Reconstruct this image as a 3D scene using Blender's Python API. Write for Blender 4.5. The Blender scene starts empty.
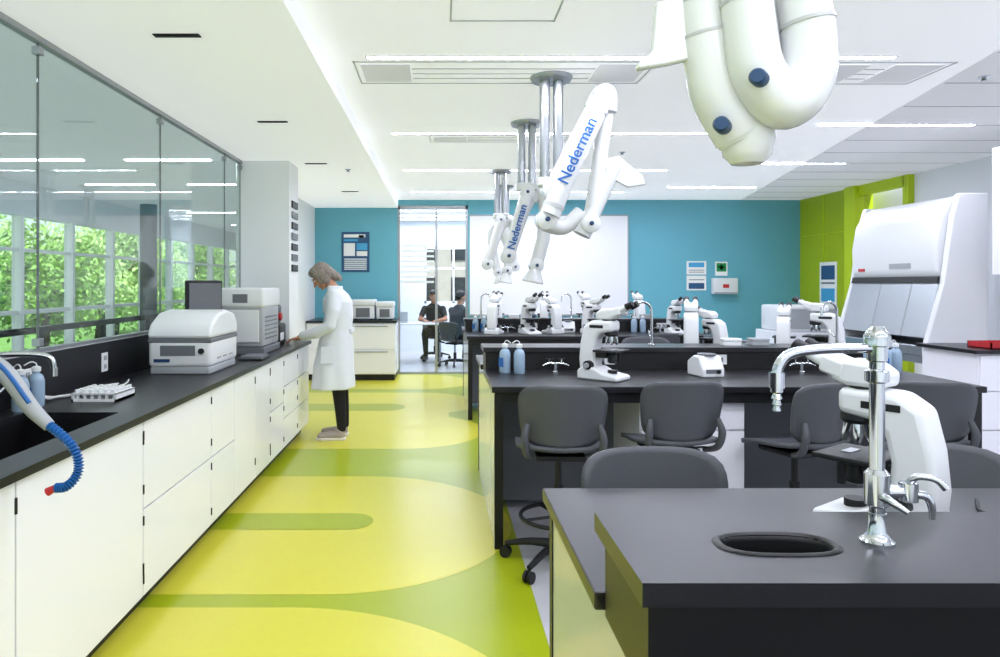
import bpy, math, random, bmesh
import numpy as np
from mathutils import Vector, Matrix, Euler
random.seed(4)
S=bpy.context.scene
V=Vector
# ---------------------------------------------------------------- materials
def lin(h):
    h=h.lstrip('#'); c=[int(h[i:i+2],16)/255 for i in (0,2,4)]
    return tuple(x/12.92 if x<=.04045 else ((x+.055)/1.055)**2.4 for x in c)+(1,)
def mk(name,col,rough=.5,metal=0,var=.04,scale=12,bump=0,emit=0,coat=0,ior=1.45):
    m=bpy.data.materials.new(name); m.use_nodes=True
    nt=m.node_tree; b=nt.nodes['Principled BSDF']
    c=lin(col)
    tc=nt.nodes.new('ShaderNodeTexCoord'); nz=nt.nodes.new('ShaderNodeTexNoise')
    nz.inputs['Scale'].default_value=scale; nz.inputs['Detail'].default_value=3
    nt.links.new(tc.outputs['Object'],nz.inputs['Vector'])
    mx=nt.nodes.new('ShaderNodeMix'); mx.data_type='RGBA'
    mx.inputs[6].default_value=tuple(x*(1-var) for x in c[:3])+(1,)
    mx.inputs[7].default_value=tuple(min(1,x*(1+var)) for x in c[:3])+(1,)
    nt.links.new(nz.outputs['Fac'],mx.inputs[0]); nt.links.new(mx.outputs[2],b.inputs['Base Color'])
    b.inputs['Roughness'].default_value=rough; b.inputs['Metallic'].default_value=metal
    b.inputs['IOR'].default_value=ior
    if coat: b.inputs['Coat Weight'].default_value=coat; b.inputs['Coat Roughness'].default_value=.08
    if bump:
        bp=nt.nodes.new('ShaderNodeBump'); bp.inputs['Strength'].default_value=bump; bp.inputs['Distance'].default_value=.01
        nt.links.new(nz.outputs['Fac'],bp.inputs['Height']); nt.links.new(bp.outputs['Normal'],b.inputs['Normal'])
    if emit:
        b.inputs['Emission Color'].default_value=c; b.inputs['Emission Strength'].default_value=emit
    return m
def glassmat(name,tint='#eef5f3',refl=1.0,rough=0.0):
    m=bpy.data.materials.new(name); m.use_nodes=True; nt=m.node_tree; nt.nodes.clear()
    o=nt.nodes.new('ShaderNodeOutputMaterial'); t=nt.nodes.new('ShaderNodeBsdfTransparent'); g=nt.nodes.new('ShaderNodeBsdfGlossy')
    t.inputs[0].default_value=lin(tint); g.inputs['Roughness'].default_value=rough
    f=nt.nodes.new('ShaderNodeLayerWeight'); f.inputs[0].default_value=.5
    pw=nt.nodes.new('ShaderNodeMath'); pw.operation='POWER'; pw.inputs[1].default_value=4.5
    mu=nt.nodes.new('ShaderNodeMath'); mu.operation='MULTIPLY_ADD'; mu.inputs[1].default_value=.8*refl; mu.inputs[2].default_value=.04*refl
    x=nt.nodes.new('ShaderNodeMixShader')
    nt.links.new(f.outputs['Facing'],pw.inputs[0]); nt.links.new(pw.outputs[0],mu.inputs[0]); nt.links.new(mu.outputs[0],x.inputs[0])
    nt.links.new(t.outputs[0],x.inputs[1]); nt.links.new(g.outputs[0],x.inputs[2]); nt.links.new(x.outputs[0],o.inputs[0])
    return m
WHITE=mk('white_paint','#eff1f5',.6,var=.01,scale=3)
CEIL=mk('ceiling_paint_glow','#eceef4',.8,var=.01,scale=3)
TILE=mk('ceiling_tile_glow','#d2d4da',.8,var=.02,scale=6)
for m_,e_ in ((CEIL,.29),(TILE,.17)):  # faint glow added to ceiling paint and tiles as even fill light
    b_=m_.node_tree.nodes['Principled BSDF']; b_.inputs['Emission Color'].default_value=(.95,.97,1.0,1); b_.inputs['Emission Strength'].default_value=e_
LAM=mk('white_laminate','#f0f0f6',.16,var=.01,scale=4)
LAMG=mk('gloss_end_panel','#c0c0c0',.12,var=.01,scale=4)
BLACKTOP=mk('epoxy_black','#1a1a1e',.3,var=.12,scale=60)
BLACK=mk('black_panel','#0c0c0e',.4,var=.1,scale=30)
DARK=mk('dark_plastic','#121316',.45,var=.08,scale=40)
SEAT=mk('stool_plastic_grey','#494b50',.5,var=.04,scale=60,bump=.03)
CHROME=mk('chrome','#ccd0d6',.1,metal=1,var=.02)
STEEL=mk('stainless','#b0b4b9',.3,metal=1,var=.05,scale=8)
ALU=mk('aluminium','#a8abb0',.35,metal=.8,var=.03)
IVORY=mk('instrument_white','#e2e4e6',.35,var=.01)
ARMW=mk('arm_white','#dcdedf',.2,var=.01,coat=.3)
ARMJ=mk('arm_joint_ring','#bcbec0',.3,var=.02)
LGREY=mk('light_grey_plastic','#a3a7ab',.4,var=.03)
PLATE=mk('diffuser_plate','#ccd0d4',.5,var=.02)
MGREY=mk('mid_grey_plastic','#6b6f74',.45,var=.04)
BLUEK=mk('blue_knob','#1c3f66',.4,var=.05)
BLUEH=mk('blue_hose_plastic','#1b5ea6',.35,var=.05)
RED=mk('red_plastic','#b8242a',.4,var=.05)
GREEN=mk('green_paint','#a2ba0c',.45,var=.02,scale=3)
GREEN2=mk('green_frame','#bcd41a',.4,var=.02,scale=3)
TEAL=mk('teal_wall','#68b0c2',.55,var=.03,scale=2)
FLY=mk('floor_yellow','#d0cb40',.28,var=.03,scale=30)
FLD=mk('floor_lime','#a0ae18',.28,var=.03,scale=30)
FLW=mk('floor_grey','#bcbcc0',.28,var=.03,scale=30)
BOARD=mk('whiteboard','#eeeff2',.25,var=.005)
NAVY=mk('poster_navy','#2b557d',.5,var=.1,scale=30)
PAPER=mk('paper','#f3f3f0',.6,var=.01)
TEXTB=mk('print_blue','#4aa3d2',.5)
SIGNG=mk('sign_green','#1d8a4c',.5)
LED=mk('led_strip','#eceeff',.5,emit=75,var=0)
LED2=mk('led_strip_soft','#eceeff',.5,emit=20,var=0)
GLASS=glassmat('clear_glass','#edf5f2')
GLASSW=glassmat('window_glass','#f8fbfa',.4)
FROST=mk('frosted_film','#e9efef',.6)
BOTTLE=mk('bottle_plastic','#93aabf',.25,var=.03)
SKIN=mk('skin','#c08a6f',.5,var=.04)
SKIN2=mk('skin_tan','#9c6a4f',.5,var=.04)
HAIRG=mk('hair_grey_brown','#857b73',.6,var=.6,scale=45,bump=.5)
HAIRD=mk('hair_dark','#120e0c',.55,var=.3,scale=80,bump=.3)
COAT=mk('lab_coat_cotton','#dfe3ea',.8,var=.03,scale=9,bump=.25)
TROUS=mk('trousers_black','#101114',.8,var=.15,scale=20,bump=.1)
SHOE=mk('shoe_grey','#a89d98',.6,var=.05)
SOLE=mk('shoe_sole','#e4e0dc',.6)
TEE=mk('tee_black','#121315',.8,var=.1,bump=.1)
TEEG=mk('shirt_grey','#3c3f44',.8,var=.1,bump=.1)
EYEW=mk('eye_white','#eeeeee',.2); LIP=mk('lips','#a8605a',.5)
LEAF=mk('leaves','#93b85c',.55,var=.45,scale=1.2)
LEAF2=mk('leaves_light','#c4df92',.55,var=.3,scale=1.5)
BARK=mk('bark','#4c4036',.9,var=.3)
GRASS=mk('grass','#86ad62',.9,var=.3,scale=2)
BRICK=mk('exterior_facade','#a19c96',.8,var=.2,scale=5)
# ---------------------------------------------------------------- helpers
def link(o,parent=None):
    S.collection.objects.link(o)
    if parent: o.parent=parent
    return o
def E(name,loc=(0,0,0),rz=0,rot=None,scale=1):
    o=bpy.data.objects.new(name,None); o.empty_display_size=.1
    o.location=loc; o.rotation_euler=rot if rot else (0,0,math.radians(rz)); o.scale=(scale,)*3
    return link(o)
def mesh(name,vs,fs,mat,parent=None,smooth=False):
    me=bpy.data.meshes.new(name); me.from_pydata([tuple(v) for v in vs],[],fs); me.update()
    if mat: me.materials.append(mat)
    if smooth:
        for p in me.polygons: p.use_smooth=True
    return link(bpy.data.objects.new(name,me),parent)
def bmobj(name,bm,mat,parent,smooth=False):
    me=bpy.data.meshes.new(name); bmesh.ops.recalc_face_normals(bm,faces=bm.faces); bm.to_mesh(me); bm.free()
    if mat: me.materials.append(mat)
    if smooth:
        for p in me.polygons: p.use_smooth=True
    return link(bpy.data.objects.new(name,me),parent)
def box(name,a,b,mat,parent=None,bev=0,seg=2,rot=None):
    """a,b opposite corners"""
    bm=bmesh.new(); bmesh.ops.create_cube(bm,size=1)
    c=[(a[i]+b[i])/2 for i in range(3)]; s=[abs(b[i]-a[i]) for i in range(3)]
    for v in bm.verts: v.co=V((v.co.x*s[0],v.co.y*s[1],v.co.z*s[2]))
    if bev: bmesh.ops.bevel(bm,geom=bm.edges[:],offset=min(bev,min(s)*.48),segments=seg,profile=.5,affect='EDGES')
    o=bmobj(name,bm,mat,parent,False); o.location=c
    if rot: o.rotation_euler=[math.radians(r) for r in rot]
    if bev and seg>2:
        for p in o.data.polygons: p.use_smooth=True
        o.data.set_sharp_from_angle(angle=math.radians(50))
    return o
def boxes(name,lst,mat,parent=None):
    vs=[];fs=[]
    for a,b in lst:
        n=len(vs); x0,y0,z0=a;x1,y1,z1=b
        vs+=[(x0,y0,z0),(x1,y0,z0),(x1,y1,z0),(x0,y1,z0),(x0,y0,z1),(x1,y0,z1),(x1,y1,z1),(x0,y1,z1)]
        fs+=[[n+i for i in f] for f in ((3,2,1,0),(4,5,6,7),(0,1,5,4),(1,2,6,5),(2,3,7,6),(3,0,4,7))]
    return mesh(name,vs,fs,mat,parent)
def cat(pts,n=6):
    P=[V(p) for p in pts]; P=[2*P[0]-P[1]]+P+[2*P[-1]-P[-2]]; out=[]
    for i in range(1,len(P)-2):
        for k in range(n):
            t=k/n; a,b,c,d=P[i-1],P[i],P[i+1],P[i+2]
            out.append(.5*((2*b)+(c-a)*t+(2*a-5*b+4*c-d)*t*t+(-a+3*b-3*c+d)*t**3))
    out.append(P[-2]); return out
def sweepgeo(pts,rad,seg=14,flat=1):
    P=[V(p) for p in pts]; n=len(P)
    if not hasattr(rad,'__len__'): rad=[rad]*n
    T=[(P[min(i+1,n-1)]-P[max(i-1,0)]).normalized() for i in range(n)]
    u=T[0].orthogonal().normalized()
    vs=[];fs=[]
    for i in range(n):
        u=(u-T[i]*u.dot(T[i])).normalized(); w=T[i].cross(u)
        for k in range(seg):
            a=2*math.pi*k/seg; vs.append(P[i]+u*math.cos(a)*rad[i]+w*math.sin(a)*rad[i]*flat)
    for i in range(n-1):
        for k in range(seg):
            k2=(k+1)%seg; fs.append([i*seg+k,i*seg+k2,(i+1)*seg+k2,(i+1)*seg+k])
    fs.append(list(range(seg))[::-1]); fs.append([(n-1)*seg+k for k in range(seg)])
    return vs,fs
def shade(o,ang=40):
    for p in o.data.polygons: p.use_smooth=True
    o.data.set_sharp_from_angle(angle=math.radians(ang)); return o
def tube(name,pts,rad,mat,parent=None,seg=14,smooth=0):
    if smooth:
        pts2=cat(pts,smooth)
        if hasattr(rad,'__len__'):
            r2=[]
            for i in range(len(rad)-1): r2+=[rad[i]+(rad[i+1]-rad[i])*k/smooth for k in range(smooth)]
            rad=r2+[rad[-1]]
        pts=pts2
    vs,fs=sweepgeo(pts,rad,seg); return shade(mesh(name,vs,fs,mat,parent))
def cyl(name,p,q,r,mat,parent=None,r2=None,seg=20): return tube(name,[p,q],[r,r if r2 is None else r2],mat,parent,seg)
def lathe(name,prof,loc,mat,parent=None,seg=28,sx=1,sy=1):
    vs=[];fs=[]
    for r,z in prof:
        for k in range(seg):
            a=2*math.pi*k/seg; vs.append((max(r,1e-4)*math.cos(a)*sx,max(r,1e-4)*math.sin(a)*sy,z))
    n=len(prof)
    for i in range(n-1):
        for k in range(seg):
            k2=(k+1)%seg; fs.append([i*seg+k,i*seg+k2,(i+1)*seg+k2,(i+1)*seg+k])
    fs.append(list(range(seg))[::-1]); fs.append([(n-1)*seg+k for k in range(seg)])
    o=mesh(name,vs,fs,mat,parent); o.location=loc; return shade(o,35)
def prism(name,out,c0,c1,axis,mat,parent=None,bev=0,seg=3):
    """outline (a,b) extruded along axis; axis x: (y,z); y:(x,z); z:(x,y)"""
    f={'x':lambda a,b,c:(c,a,b),'y':lambda a,b,c:(a,c,b),'z':lambda a,b,c:(a,b,c)}[axis]
    n=len(out); vs=[f(a,b,c0) for a,b in out]+[f(a,b,c1) for a,b in out]
    fs=[list(range(n))[::-1],[n+i for i in range(n)]]+[[i,(i+1)%n,n+(i+1)%n,n+i] for i in range(n)]
    bm=bmesh.new(); bv=[bm.verts.new(v) for v in vs]
    for q in fs: bm.faces.new([bv[i] for i in q])
    bmesh.ops.recalc_face_normals(bm,faces=bm.faces)
    o=bmobj(name,bm,mat,parent)
    if bev:
        m=o.modifiers.new('b','BEVEL'); m.width=bev; m.segments=seg; m.limit_method='ANGLE'; m.angle_limit=math.radians(20)
        shade(o,50)
    return o
def panel(name,fn,mat,parent=None,n=5,rings=7,seg=44,th=.012):
    vs=[fn(0,0)];fs=[]
    for r in range(1,rings+1):
        for k in range(seg):
            t=2*math.pi*k/seg; c,s=math.cos(t),math.sin(t); q=(abs(c)**n+abs(s)**n)**(-1/n)
            vs.append(fn(c*q*r/rings,s*q*r/rings))
    for k in range(seg): fs.append([0,1+k,1+(k+1)%seg])
    for r in range(rings-1):
        for k in range(seg):
            a=1+r*seg+k;b=1+r*seg+(k+1)%seg; fs.append([a,a+seg,b+seg,b])
    o=mesh(name,vs,fs,mat,parent,True); m=o.modifiers.new('s','SOLIDIFY'); m.thickness=th; m.offset=0
    return o
class Blob:
    def __init__(s): s.v=[]; s.f=[]
    def add(s,vs,fs):
        n=len(s.v); s.v+=[tuple(v) for v in vs]; s.f+=[[i+n for i in f] for f in fs]
    def limb(s,pts,rad,flat=1,seg=14):
        s.add(*sweepgeo(pts,rad,seg,flat))
        for p,r in zip(pts,rad): s.ell(p,(r,r,r))
    def ell(s,c,r,M=None,nu=16,nv=10):
        vs=[];fs=[]
        for i in range(nv+1):
            a=math.pi*i/nv; a=min(max(a,.02),math.pi-.02)
            for k in range(nu):
                b=2*math.pi*k/nu; p=V((r[0]*math.sin(a)*math.cos(b),r[1]*math.sin(a)*math.sin(b),r[2]*math.cos(a)))
                if M: p=M@p
                vs.append(p+V(c))
        for i in range(nv):
            for k in range(nu): fs.append([i*nu+k,(i+1)*nu+k,(i+1)*nu+(k+1)%nu,i*nu+(k+1)%nu])
        fs.append(list(range(nu))); fs.append([nv*nu+k for k in range(nu)][::-1])
        s.add(vs,fs)
    def rings(s,rs,seg=28,n=2.3,fold=0):
        """rs: (cx,cy,cz,rx,ry)"""
        vs=[];fs=[]
        for cx,cy,cz,rx,ry in rs:
            for k in range(seg):
                t=2*math.pi*k/seg;c,q=math.cos(t),math.sin(t); w=(abs(c)**n+abs(q)**n)**(-1/n)
                w*=1+fold*max(0,1.05-cz)*math.sin(7*t+2*cz)
                vs.append((cx+rx*c*w,cy+ry*q*w,cz))
        for i in range(len(rs)-1):
            for k in range(seg): fs.append([i*seg+k,i*seg+(k+1)%seg,(i+1)*seg+(k+1)%seg,(i+1)*seg+k])
        fs.append(list(range(seg))[::-1]); fs.append([(len(rs)-1)*seg+k for k in range(seg)])
        s.add(vs,fs)
    def done(s,name,mat,parent,vox=.012,sm=3,M=None):
        vs=[M@V(v) for v in s.v] if M else s.v
        bm=bmesh.new(); bv=[bm.verts.new(v) for v in vs]
        for q in s.f: bm.faces.new([bv[i] for i in q])
        o=bmobj(name,bm,mat,parent,True)
        m=o.modifiers.new('r','REMESH'); m.mode='VOXEL'; m.voxel_size=vox; m.use_smooth_shade=True
        if sm: k=o.modifiers.new('s','SMOOTH'); k.iterations=sm; k.factor=.5
        return o
# ---------------------------------------------------------------- camera
f=680.0
cam=bpy.data.cameras.new('camera'); co=bpy.data.objects.new('camera',cam); link(co)
co.location=(0,0,1.5); co.rotation_euler=(math.radians(90),0,0)
cam.sensor_width=36; cam.sensor_fit='HORIZONTAL'; cam.lens=f*36/1000
cam.shift_x=.06; cam.shift_y=-.0455; cam.clip_start=.05; cam.clip_end=200
S.camera=co
CZ=2.87; SZ=2.74; YB=11.2; XR=5.93; YF=-2.5; XL=-2.0
# ---------------------------------------------------------------- room shell
fl=box('floor',(-8,YF-.2,-.12),(XR+.15,22.2,0),FLW)
def flat(name,pts,z,mat,par):
    return mesh(name,[(x,y,z) for x,y in pts],[list(range(len(pts)))],mat,par)
flz=E('floor_inlay_pattern')
flat('lime_base',[(-2.0,YF),(.45,YF),(.45,YB),(-2.0,YB)],.001,FLD,flz)
def stad(x0,x1,y0,y1,r,n=20):
    r=min(r,(y1-y0)/2); P=[(x0,y0)]
    for k in range(n+1):
        a=-math.pi/2+math.pi/2*k/n; P.append((x1-r+r*math.cos(a),y0+r+r*math.sin(a)))
    for k in range(n+1):
        a=math.pi/2*k/n; P.append((x1-r+r*math.cos(a),y1-r+r*math.sin(a)))
    P.append((x0,y1)); return P
flat('yellow_field_1',stad(-2,.44,3.27,5.27,1.0),.002,FLY,flz)
flat('yellow_field_2',stad(-2,.44,.9,3.14,1.12),.002,FLY,flz)
flat('yellow_field_3',stad(-2,.44,6.14,7.75,.8),.002,FLY,flz)
flat('yellow_field_4',stad(-2,.44,7.75,9.3,.7),.002,FLY,flz)
flat('yellow_field_5',stad(-2,.44,9.6,11.1,.7),.002,FLY,flz)
flat('yellow_join',[(-2,7.0),(.1,7.0),(.1,8.6),(-2,8.6)],.0025,FLY,flz)
flat('yellow_field_6',stad(-2,.44,-2.3,.6,1.2),.002,FLY,flz)
flat('lime_stripe_1',stad(-2,-.42,4.13,4.42,.15),.0035,FLD,flz)
flat('lime_stripe_2',stad(-2,-.42,7.97,8.43,.25),.0035,FLD,flz)
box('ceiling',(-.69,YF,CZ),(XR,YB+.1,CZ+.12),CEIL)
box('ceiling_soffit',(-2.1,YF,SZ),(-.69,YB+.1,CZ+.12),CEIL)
# angled tile ceiling on the right, flush panels
TZ=CZ-.004
P=[(2.35,0),(XR,0),(XR,YB),(4.95,YB)]
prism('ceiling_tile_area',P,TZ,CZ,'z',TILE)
tg=E('ceiling_tile_joints')
lst=[]
for i in range(1,18):
    y=.3+i*.62; x0=2.35+(y/YB)*2.6
    lst.append(((x0+.02,y,TZ-.002),(XR,y+.008,TZ)))
boxes('joints',lst,MGREY,tg)
# left wall: low wall, glass, column, solid wall
box('wall_left',(XL-.12,YF,0),(XL,6.9,1.15),WHITE)
box('wall_left_rear',(-2.2,7.33,0),(-2.06,YB,CZ),WHITE)
box('column',(-2.06,6.9,0),(-1.53,7.33,SZ),WHITE)
gl=E('window_1')
ys=[YF,-.9,.5,1.93,3.43,4.93,6.4,6.9]
for i in range(len(ys)-1):
    box('glass_pane_%d'%i,(XL-.035,ys[i]+.006,1.15),(XL-.023,ys[i+1]-.006,SZ),GLASS,gl)
    box('pane_joint_%d'%i,(XL-.034,ys[i+1]-.004,1.15),(XL-.024,ys[i+1]+.004,SZ),MGREY,gl)
    for z in (1.18,SZ-.09):
        box('clip',(XL-.05,ys[i+1]-.02,z),(XL-.008,ys[i+1]+.02,z+.04),ALU,gl,.003)
box('top_channel',(XL-.05,YF,SZ-.03),(XL-.005,6.9,SZ),ALU,gl)
box('bottom_channel',(XL-.05,YF,1.15),(XL-.005,6.9,1.17),ALU,gl)
# back wall
wb=boxes('wall_back',[((-2.2,YB,0),(-.7,YB+.12,CZ)),((.46,YB,0),(XR+.1,YB+.12,CZ)),((-.7,YB,2.78),(.46,YB+.12,CZ))],TEAL)
box('wall_front',(-2.1,YF-.15,0),(XR,YF,.9),WHITE)
boxes('wall_front_upper',[((-2.1,YF-.15,2.6),(XR,YF,CZ)),((-2.1,YF-.15,.9),(-1.7,YF,2.6)),((1.6,YF-.15,.9),(2,YF,2.6)),((5.5,YF-.15,.9),(XR,YF,2.6))],WHITE)
box('added_window_5',(-1.7,YF-.1,.9),(1.6,YF-.09,2.6),GLASSW); box('added_window_6',(2,YF-.1,.9),(5.5,YF-.09,2.6),GLASSW)  # unseen windows behind the camera, added to let sky light in
# right wall
boxes('wall_right',[((XR,YF,0),(XR+.12,8.58,CZ)),((XR,8.58,2.8),(XR+.12,9.5,CZ)),((XR+.3,8.4,0),(XR+.42,9.8,CZ))],WHITE)
box('wall_right_green',(XR,9.5,0),(XR+.12,YB,CZ),GREEN)
df=E('door_1')
boxes('green_frame',[((XR-.14,9.5,0),(XR-.001,9.74,CZ-.01)),((XR-.08,8.58,2.72),(XR-.001,9.5,CZ-.01)),((XR-.08,8.5,0),(XR-.001,8.6,CZ-.01)),((XR-.04,9.2,2.1),(XR-.001,9.5,2.16))],GREEN2,df)
box('door_leaf',(XR+.02,8.62,0.005),(XR+.06,9.48,2.1),LGREY,df)
boxes('green_panel_reveal',[((XR-.012,9.9,2.25),(XR-.001,11.1,2.262)),((XR-.012,10.5,0),(XR-.001,10.512,CZ-.01))],GREEN2,df)
boxes('baseboard_back',[((.47,YB-.015,0),(XR,YB-.001,.1))],BLACK)
# whiteboard
wbd=E('whiteboard')
box('board',(.49,YB-.03,.98),(3.08,YB-.002,2.61),BOARD,wbd)
boxes('board_trim',[((.47,YB-.034,.96),(3.1,YB-.002,.985)),((.47,YB-.034,2.6),(3.1,YB-.002,2.622)),((3.08,YB-.034,.98),(3.1,YB-.002,2.61))],LGREY,wbd)
# partition glass wall with frame
pt=E('window_2')
boxes('frame',[((-.7,YB+.02,0),(-.66,YB+.1,2.78)),((.42,YB+.02,0),(.46,YB+.1,2.78)),((-.7,YB+.02,2.72),(.46,YB+.1,2.78)),((-.08,YB+.03,0),(-.04,YB+.09,2.72)),((-.66,YB+.02,0),(.42,YB+.1,.03))],ALU,pt)
box('pane_a',(-.66,YB+.055,.03),(-.08,YB+.065,2.72),GLASSW,pt); box('pane_b',(-.04,YB+.055,.03),(.42,YB+.065,2.72),GLASSW,pt)
lst=[]
for i in range(8): lst.append(((-.64,YB+.048,1.5+i*.085),(-.1,YB+.053,1.535+i*.085)))
boxes('frosted_bands',lst,FROST,pt)
# rear room
boxes('wall_rear_room',[((-2.2,15,0),(4,15.12,1.05)),((-2.2,15,2.3),(4,15.12,3)),((-2.2,15,1.05),(-.35,15.12,2.3)),((.95,15,1.05),(4,15.12,2.3)),((-2.32,YB+.12,0),(-2.2,15.12,3)),((4,YB+.12,0),(4.12,15.12,3))],WHITE)
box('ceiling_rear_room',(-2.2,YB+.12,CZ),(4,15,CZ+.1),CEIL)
wr=E('window_3')
boxes('frame',[((-.35,15.01,1.05),(-.3,15.08,2.3)),((.9,15.01,1.05),(.95,15.08,2.3)),((.28,15.01,1.05),(.32,15.08,2.3)),((-.35,15.01,1.05),(.95,15.08,1.1)),((-.35,15.01,2.25),(.95,15.08,2.3)),((-.35,15.01,1.8),(.95,15.08,1.84))],WHITE,wr)
box('pane',(-.3,15.04,1.1),(.9,15.05,2.25),GLASSW,wr)
nb=E('neighbour_building',(0,0,0))
boxes('facade',[((-4,24,-.5),(8,24.3,4))],BRICK,nb)
boxes('facade_windows',[((-3.5+i*1.3,23.95,.8+j*1.5),(-2.7+i*1.3,24,1.7+j*1.5)) for i in range(8) for j in range(2)],DARK,nb)
# ---------------------------------------------------------------- lights (recessed, luminous face looks down)
def strip(x0,x1,y,z=CZ,w=.045,m=LED):
    e=E('ceiling_light_strip')
    boxes('housing',[((x0-.01,y-w/2-.008,z-.008),(x1+.01,y-w/2,z-.0005)),((x0-.01,y+w/2,z-.008),(x1+.01,y+w/2+.008,z-.0005)),((x0-.01,y-w/2,z-.008),(x0,y+w/2,z-.0005)),((x1,y-w/2,z-.008),(x1+.01,y+w/2,z-.0005))],WHITE,e)
    mesh('diffuser',[(x0,y-w/2,z-.005),(x1,y-w/2,z-.005),(x1,y+w/2,z-.005),(x0,y+w/2,z-.005)],[[3,2,1,0]],m,e)
for y in (-1.8,.1,2.1,4.12,6.21,8.24,10.2): strip(-.44,2.75,y)
for y,x0,x1 in ((1.9,3.3,4.7),(3.9,3.3,4.6),(5.86,3.27,4.6),(7.76,3.65,4.62),(9.7,3.25,4.5),(-.2,3.3,4.7)): strip(x0,x1,y,TZ)
for y in (11.9,12.8,13.8,14.5): strip(-1.2,2.5,y)  # extra strips added to brighten the rear room
# ceiling air diffuser plates
def plate(name,x0,x1,y0,y1,z,slots=True):
    e=E(name)
    boxes('plate_frame',[((x0,y0,z-.006),(x1,y0+.01,z-.0005)),((x0,y1-.01,z-.006),(x1,y1,z-.0005)),((x0,y0,z-.006),(x0+.01,y1,z-.0005)),((x1-.01,y0,z-.006),(x1,y1,z-.0005))],PLATE,e)
    if slots:
        boxes('slots',[((x0+.36,y0+(y1-y0)*(.3+.22*i),z-.005),(x1-.36,y0+(y1-y0)*(.3+.22*i)+.01,z-.0005)) for i in range(3)],PLATE,e)
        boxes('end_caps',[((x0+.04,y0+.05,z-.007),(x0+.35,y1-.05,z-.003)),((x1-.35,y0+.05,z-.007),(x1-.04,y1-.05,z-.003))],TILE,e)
plate('ceiling_air_diffuser',-.54,1.35,4.2,4.66,CZ); plate('ceiling_air_diffuser',2.35,3.2,4.2,4.66,TZ)
plate('ceiling_air_diffuser',-.1,1.6,6.3,6.6,CZ)
plate('ceiling_access_panel',.05,.6,3.1,3.55,CZ,False)
for x,y in ((-1.3,3.4),(-1.27,5.22),(-1.27,7.05),(-1.2,9.2)):
    e=E('soffit_air_slot'); box('slot',(x-.13,y-.022,SZ-.006),(x+.1,y+.022,SZ-.0005),DARK,e); box('slot_core',(x-.11,y-.01,SZ-.009),(x+.08,y+.01,SZ-.006),BLACK,e)
for x,y in ((-.75,2.0),(3.6,4.5),(1.9,7.1),(-1.0,7.4)):
    e=E('sprinkler_head',(x,y,(SZ if x<-.69 else (TZ if x>3 else CZ)))); lathe('rosette',[(.001,-.03),(.02,-.03),(.012,-.012),(.035,-.008),(.035,-.001)],(0,0,0),CHROME,e)
# ---------------------------------------------------------------- atrium beyond the glass
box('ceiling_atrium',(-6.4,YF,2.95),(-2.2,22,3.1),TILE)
boxes('wall_atrium_end',[((-6.2,22,0),(-2.1,22.1,3.1)),((-2.3,YB+.12,0),(-2.2,22,3.1))],WHITE)
aw=E('window_4')
lst=[((-6.1,YF,0),(-5.95,22,.35)),((-6.1,YF,2.46),(-5.95,22,2.95)),((-6.06,YF,1.05),(-5.98,22,1.11)),((-6.06,YF,1.95),(-5.98,22,2.0))]
y=YF
while y<22: lst.append(((-6.08,y,.35),(-5.94,y+.07,2.46))); y+=1.35
boxes('curtain_wall_frame',lst,WHITE,aw)
box('pane',(-6.04,YF,.35),(-6.03,22,2.46),GLASSW,aw)
for y in (6,12.6,19):
    e=E('atrium_column',(-5.4,y,0)); lathe('shaft',[(.15,0),(.15,2.95)],(0,0,0),MGREY,e); lathe('collar',[(.19,0),(.19,.1),(.16,.12)],(0,0,0),DARK,e)
gr=E('atrium_guardrail')
lst=[((-3.9,3,1.02),(-3.85,22,1.08)),((-3.89,3,.05),(-3.86,22,.09))]; y=3
while y<22: lst.append(((-3.9,y,0),(-3.85,y+.04,1.02))); y+=1.2
for i in range(6): lst.append(((-3.88,3,.2+i*.13),(-3.87,22,.215+i*.13)))
boxes('rails',lst,BLACK,gr)
for x in (-3.2,-4.7):
    for y in (2,8,10,14,17):
        e=E('atrium_light_strip'); box('diffuser',(x-.5,y-.03,2.94),(x+.5,y+.03,2.949),LED2,e)
box('outside_ground',(-60,-30,-.6),(-8,60,-.5),GRASS)
def tree(x,y,h,r,n,mat):
    e=E('tree',(x,y,-.5))
    tube('trunk',[(0,0,0),(.1,.05,h*.4),(0,.1,h*.75)],[.14,.1,.05],BARK,e,10,4)
    for s in (-1,1): tube('branch',[(.07,.05,h*.35),(s*.3*r,.2*r,h*.55),(s*.6*r,.3*r,h*.7)],[.06,.05,.02],BARK,e,8,4)
    rng=np.random.default_rng(int(x*100+y*7)&0xffff)
    cl=rng.normal(size=(26,3)); cl/=np.linalg.norm(cl,axis=1)[:,None]; cl*=rng.random((26,1))**.5*r; cl[:,2]=cl[:,2]*.9*h/(2.2*r)+h*.52
    c=cl[rng.integers(0,26,n)]+rng.normal(size=(n,3))*r*.19
    c[:,2]=np.maximum(c[:,2],.15)
    a=rng.normal(size=(n,3)); a/=np.linalg.norm(a,axis=1)[:,None]; b=np.cross(a,rng.normal(size=(n,3))); b/=np.linalg.norm(b,axis=1)[:,None]
    s=.035+.045*rng.random((n,1))
    vs=np.stack([c-a*s*1.5,c+b*s*.7,c+a*s*1.5,c-b*s*.7],1).reshape(-1,3)
    me=bpy.data.meshes.new('foliage'); me.from_pydata(vs.tolist(),[],np.arange(n*4).reshape(n,4).tolist()); me.materials.append(mat)
    link(bpy.data.objects.new('foliage',me),e)
for i in range(9):
    tree(-10.2-random.random()*1.8,8+i*3.2+random.random(),3.3+random.random()*1.5,1.45,6500,LEAF if i%2 else LEAF2)
for i in range(6):
    tree(-17-random.random()*2,12+i*6.8,5.4,2.5,7500,LEAF2)
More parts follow.
